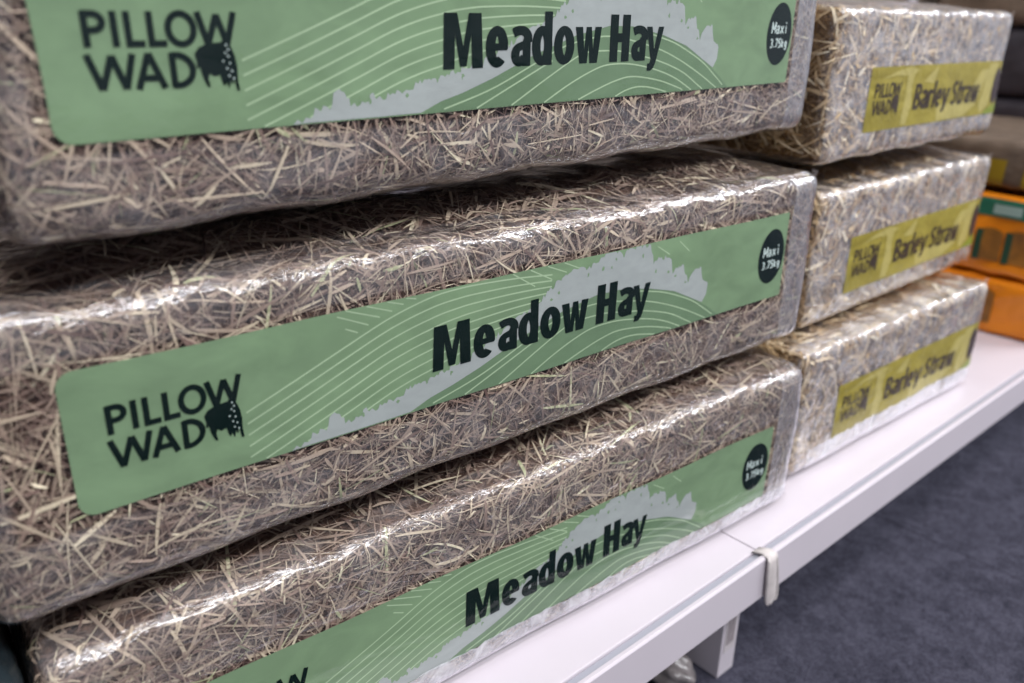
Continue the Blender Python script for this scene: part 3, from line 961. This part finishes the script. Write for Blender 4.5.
def joint_clip():
    root = thing('shelf_joint_clip', 'worn pale plastic clip hanging over the lip where the two white shelves meet', 'clip', (0.503, -0.072, 0), (0, 0, 0))
    # strap over the top edge and down the lip, widening into a rounded tongue
    path = [(-0.0045 + 0.0, 0.0125, 0.0014, 0.0055), (0.0, 0.005, 0.0016, 0.006), (0.0, -0.0008, 0.0006, 0.0065), (0.0, -0.0022, -0.004, 0.0068), (0.002, -0.0024, -0.014, 0.0080), (0.0045, -0.0024, -0.028, 0.0088),
            (0.0065, -0.0022, -0.039, 0.0094), (0.0078, -0.0020, -0.0465, 0.0092), (0.0082, -0.0018, -0.051, 0.0070), (0.0084, -0.0017, -0.0535, 0.0032)]
    V = []; F = []
    for i, (x, y, z, w) in enumerate(path):
        for j in range(7):
            t = j / 6 * 2 - 1
            V.append((x + w * t, y - 0.0014 * (1 - t * t), z + (0.0010 * (1 - t * t) if i < 3 else 0)))
    n = 7
    for i in range(len(path) - 1):
        for j in range(n - 1):
            a = i * n + j
            F.append((a, a + 1, a + n + 1, a + n))
    o = link('tongue', mesh_np('tongue', V, F, True), 'clip', root)
    md = o.modifiers.new('s', 'SOLIDIFY'); md.thickness = 0.0012; md.offset = 1
    for s_ in (-1, 1):
        Vr = []; Fr = []
        for i, (x, y, z, w) in enumerate(path[1:-1]):
            for dx, dy in ((0, 0), (0.0012, -0.0016), (0.0024, 0)):
                Vr.append((x + s_ * (w - 0.0012) + (dx - 0.0012), y + dy - 0.0004, z))
        for i in range(len(path) - 3):
            for j in range(2):
                a = i * 3 + j
                Fr.append((a, a + 1, a + 4, a + 3))
        link('raised_rib', mesh_np('raised_rib', Vr, Fr, True), 'clip', root)


joint_clip()

# ------------------------------------------------------------------ the bales
make_hay_bale('lowest of the three large meadow hay bales with green labels, resting on the white shelf', (-0.0121, -0.0011, 0.0020), -0.0562, 0.0027, 0.1345, 0.0190, 0.0886, 0.0085, 0.0, 11, 0.0,
              ([0, 20, 97, 208, 235, 339, 360, 397, 460, 539, 559, 700], [20, 44, 125, 234, 262, 358, 377, 408, 465, 538.5, 559, 700]))
make_hay_bale('middle meadow hay bale of the near stack, its whole green label in view', (-0.0019, 0.0014, 0.1606), -0.0262, -0.0033, 0.1422, 0.0452, 0.1148, 0.0120, 0.0065, 23, 0.020)
make_hay_bale('topmost meadow hay bale of the near stack, cut off by the top of the photo', (0.0134, -0.0063, 0.3289), 0.0398, 0.0063, 0.1422, 0.0388, 0.1084, 0.008, 0.0095, 37, 0.0, None, 0.93)
make_straw_bale('lowest barley straw bale with mustard yellow label, resting on the white shelf behind the hay', (0.6099, -0.0194, 0.0045), -0.0284, -0.0073, 0.1300, 0.0, 0.0, 5, True)
make_straw_bale('middle barley straw bale with mustard yellow label, beside the orange bags', (0.6538, 0.0129, 0.1385), 0.0008, 0.0013, 0.1325, 0.0090, 0.0, 6)
make_straw_bale('topmost barley straw bale with mustard yellow label washed out by glare', (0.6479, 0.0174, 0.2966), 0.0110, -0.0005, 0.1337, 0.006, 0.0100, 7)


# ------------------------------------------------------------------ neighbours on the shelves
def soft_pack(name, part, dims, mat, root, seed, r=0.02, bt=0.004, bb=0.0, amp=0.003):
    sh = Shape(dims[0], dims[1], dims[2], r, bt, bb, seed, amp, 0.002)
    return sh, link(part, shell_mesh(part, sh, 0.0, 30, 30, 20, 0.0012, seed), mat, root)


def end_patch(name, sh, y0, y1, z0, z1, mat, parent, off=0.0022, top_curve=0.0):
    """a printed patch on the pack's left end (x = 0), y measured along it"""
    V = []; F = []; n = 12
    for i in range(n + 1):
        for k in range(n + 1):
            y = y0 + (y1 - y0) * i / n
            zt = z1 - top_curve * (2 * i / n - 1) ** 2
            z = z0 + (zt - z0) * k / n
            V.append((0, y, z))
    P = sh.surf(np.array(V), off)
    for i in range(n):
        for k in range(n):
            a = i * (n + 1) + k
            F.append((a, a + 1, a + n + 2, a + n + 1))
    return link(name, mesh_np(name, P, F, True), mat, parent)


def orange_bag(label, z, h, seed, band):
    # left end faces the camera at x = 1.21; y runs from the aisle side inwards
    root = thing('bedding_bag', label, 'bag', (1.21, -0.052, z), (0, 0, 0), 'orange bags beyond the barley straw')
    sh, body = soft_pack('bedding_bag', 'bag_body', (0.36, 0.30, h), 'orange', root, seed, 0.010, 0.0, 0.0, 0.001)
    Y = lambda y: y + 0.052
    ws = ((0.027, 0.058, 0.016, 0.066),) if not band else ((0.034, 0.064, 0.020, 0.066), (-0.004, 0.026, 0.020, 0.066))
    for y0, y1, z0, z1 in ws:
        w = end_patch('window', sh, Y(y0) - 0.004, Y(y1), z0, z1, 'window_fill', root, 0.0022, 0.006)
        w['label'] = 'brown see-through window with a dark green edge'
        end_patch('window_edge', sh, Y(y1) - 0.008, Y(y1) + 0.001, z0 - 0.001, z1 - 0.003, 'teal_dark', w, 0.0030)
    if band:
        b = end_patch('printed_band', sh, 0.0, 0.28, h - 0.028, h - 0.005, 'teal', root, 0.0022)
        b['label'] = 'dark green band with pale print'
        end_patch('band_print', sh, Y(0.012), Y(0.05), h - 0.024, h - 0.011, 'pale_print', b, 0.0030)
        end_patch('band_motif', sh, Y(-0.02), Y(-0.004), h - 0.024, h - 0.011, 'orange_strip', b, 0.0030)
    return root


orange_bag('lower orange bag standing on the white shelf beyond the barley straw', 0.0013, 0.081, 41, False)
orange_bag('upper orange bag with green band, two windows, lying on the lower orange bag', 0.0865, 0.110, 43, True)

root = thing('wrapped_pack', 'brown and yellow wrapped pack lying on top of the upper orange bag', 'pack', (1.22, -0.04, 0.2045))
sh, body = soft_pack('wrapped_pack', 'pack_body', (0.34, 0.28, 0.066), 'pack_brown', root, 47, 0.014, 0.0)
end_patch('yellow_panel', sh, 0.02, 0.066, 0.004, 0.058, 'pack_yellow', root, 0.0022)
end_patch('yellow_panel', sh, 0.09, 0.14, 0.004, 0.040, 'pack_yellow', root, 0.0022)

# the next shelf along and the sacks on it
make_shelf('third white steel base shelf at the far right, under the dark grey sacks', 1.751, 3.0, (2.95,))
for i, (z, h, m, lb) in enumerate([(0.0015, 0.15, 'pack_grey', 'lowest dark grey sack in the far background stack'), (0.1550, 0.126, 'pack_grey', 'second dark grey sack of the far background stack'),
                                   (0.2850, 0.126, 'pack_grey', 'third dark grey sack near the top of the far background stack'), (0.4155, 0.12, 'pack_taupe', 'taupe sack topmost of the far background stack')]):
    root = thing('feed_sack', lb, 'sack', (1.78, 0.0 + 0.004 * i, z), (0, 0, 0.01 * (i % 2)), 'sacks stacked in the far background')
    soft_pack('feed_sack', 'sack_body', (0.7, 0.42, h), m, root, 60 + i, 0.022, 0.0, 0.0, 0.002)
    s3 = Shape(0.7, 0.42, h, 0.022, 0, 0, 60 + i, 0.002, 0.002)
    end_patch('end_panel', s3, 0.05, 0.22, h * 0.3, h * 0.75, 'bag_dark', root, 0.0022)

# gondola back panel with uprights
root = thing('gondola_back_panel', 'taupe back panel of the shop shelving behind the stacks', 'panel', (1.1, 0.47, FLOOR))
bevel_box('panel', (-1.9, 0.0, 0.0), (1.9, 0.012, 1.25), 'back', root, 0.001)
for xx in (-0.6, 0.65, 1.88):
    bevel_box('upright', (xx - 0.015, -0.008, 0.0), (xx + 0.015, -0.0002, 1.25), 'white_steel', root, 0.001)

# dark bag left of the lowest bale
root = thing('pet_food_bag', 'dark plastic bag with blue-grey print, left of the lowest hay bale', 'bag', (-0.2805, 0.000, 0.0015), (0, 0, -0.056))
sh, body = soft_pack('pet_food_bag', 'bag_body', (0.262, 0.20, 0.142), 'bag_dark', root, 71, 0.016, 0.004, 0.0, 0.001)
V = []; F = []; n = 14
for nm, u0, u1, z0, z1, m in (('blue_panel', 0.222, 0.254, 0.02, 0.124, 'bag_blue'), ('green_panel', 0.17, 0.221, 0.04, 0.128, 'bag_green')):
    V = [(u0 + (u1 - u0) * i / n, 0.0, z0 + (z1 - z0) * k / n) for i in range(n + 1) for k in range(n + 1)]
    F = [(i * (n + 1) + k, (i + 1) * (n + 1) + k, (i + 1) * (n + 1) + k + 1, i * (n + 1) + k + 1) for i in range(n) for k in range(n)]
    link(nm, mesh_np(nm, sh.surf(np.array(V), 0.002), F, True), m, root)

# crumpled scrap of clear film on the floor under the shelf
rs = np.random.RandomState(8)
bm = bmesh.new()
bmesh.ops.create_icosphere(bm, subdivisions=4, radius=1.0)
for v in bm.verts:
    p = v.co.copy()
    k = 1 + 0.12 * math.sin(p.x * 4 + 1) * math.cos(p.y * 5) + 0.09 * math.sin(p.z * 6 + p.x * 5)
    v.co = Vector((p.x * 0.021 * k, p.y * 0.026 * k, max(-0.0135, p.z * 0.016 * k)))
me = bpy.data.meshes.new('plastic_scrap'); bm.to_mesh(me); bm.free()
MAT['scrap'] = principled('crumpled_plastic', lin(112, 106, 106), 0.25, 0.6, 0, 0.4, 70, 0.5, 70, 0.004)
me.polygons.foreach_set('use_smooth', [True] * len(me.polygons))
o = link('plastic_scrap', me, 'scrap')
o.location = (0.463, -0.010, FLOOR + 0.0145)
o['label'] = 'crumpled pale plastic scrap on the dark carpet beside the shelf foot'
o['category'] = 'plastic scrap'
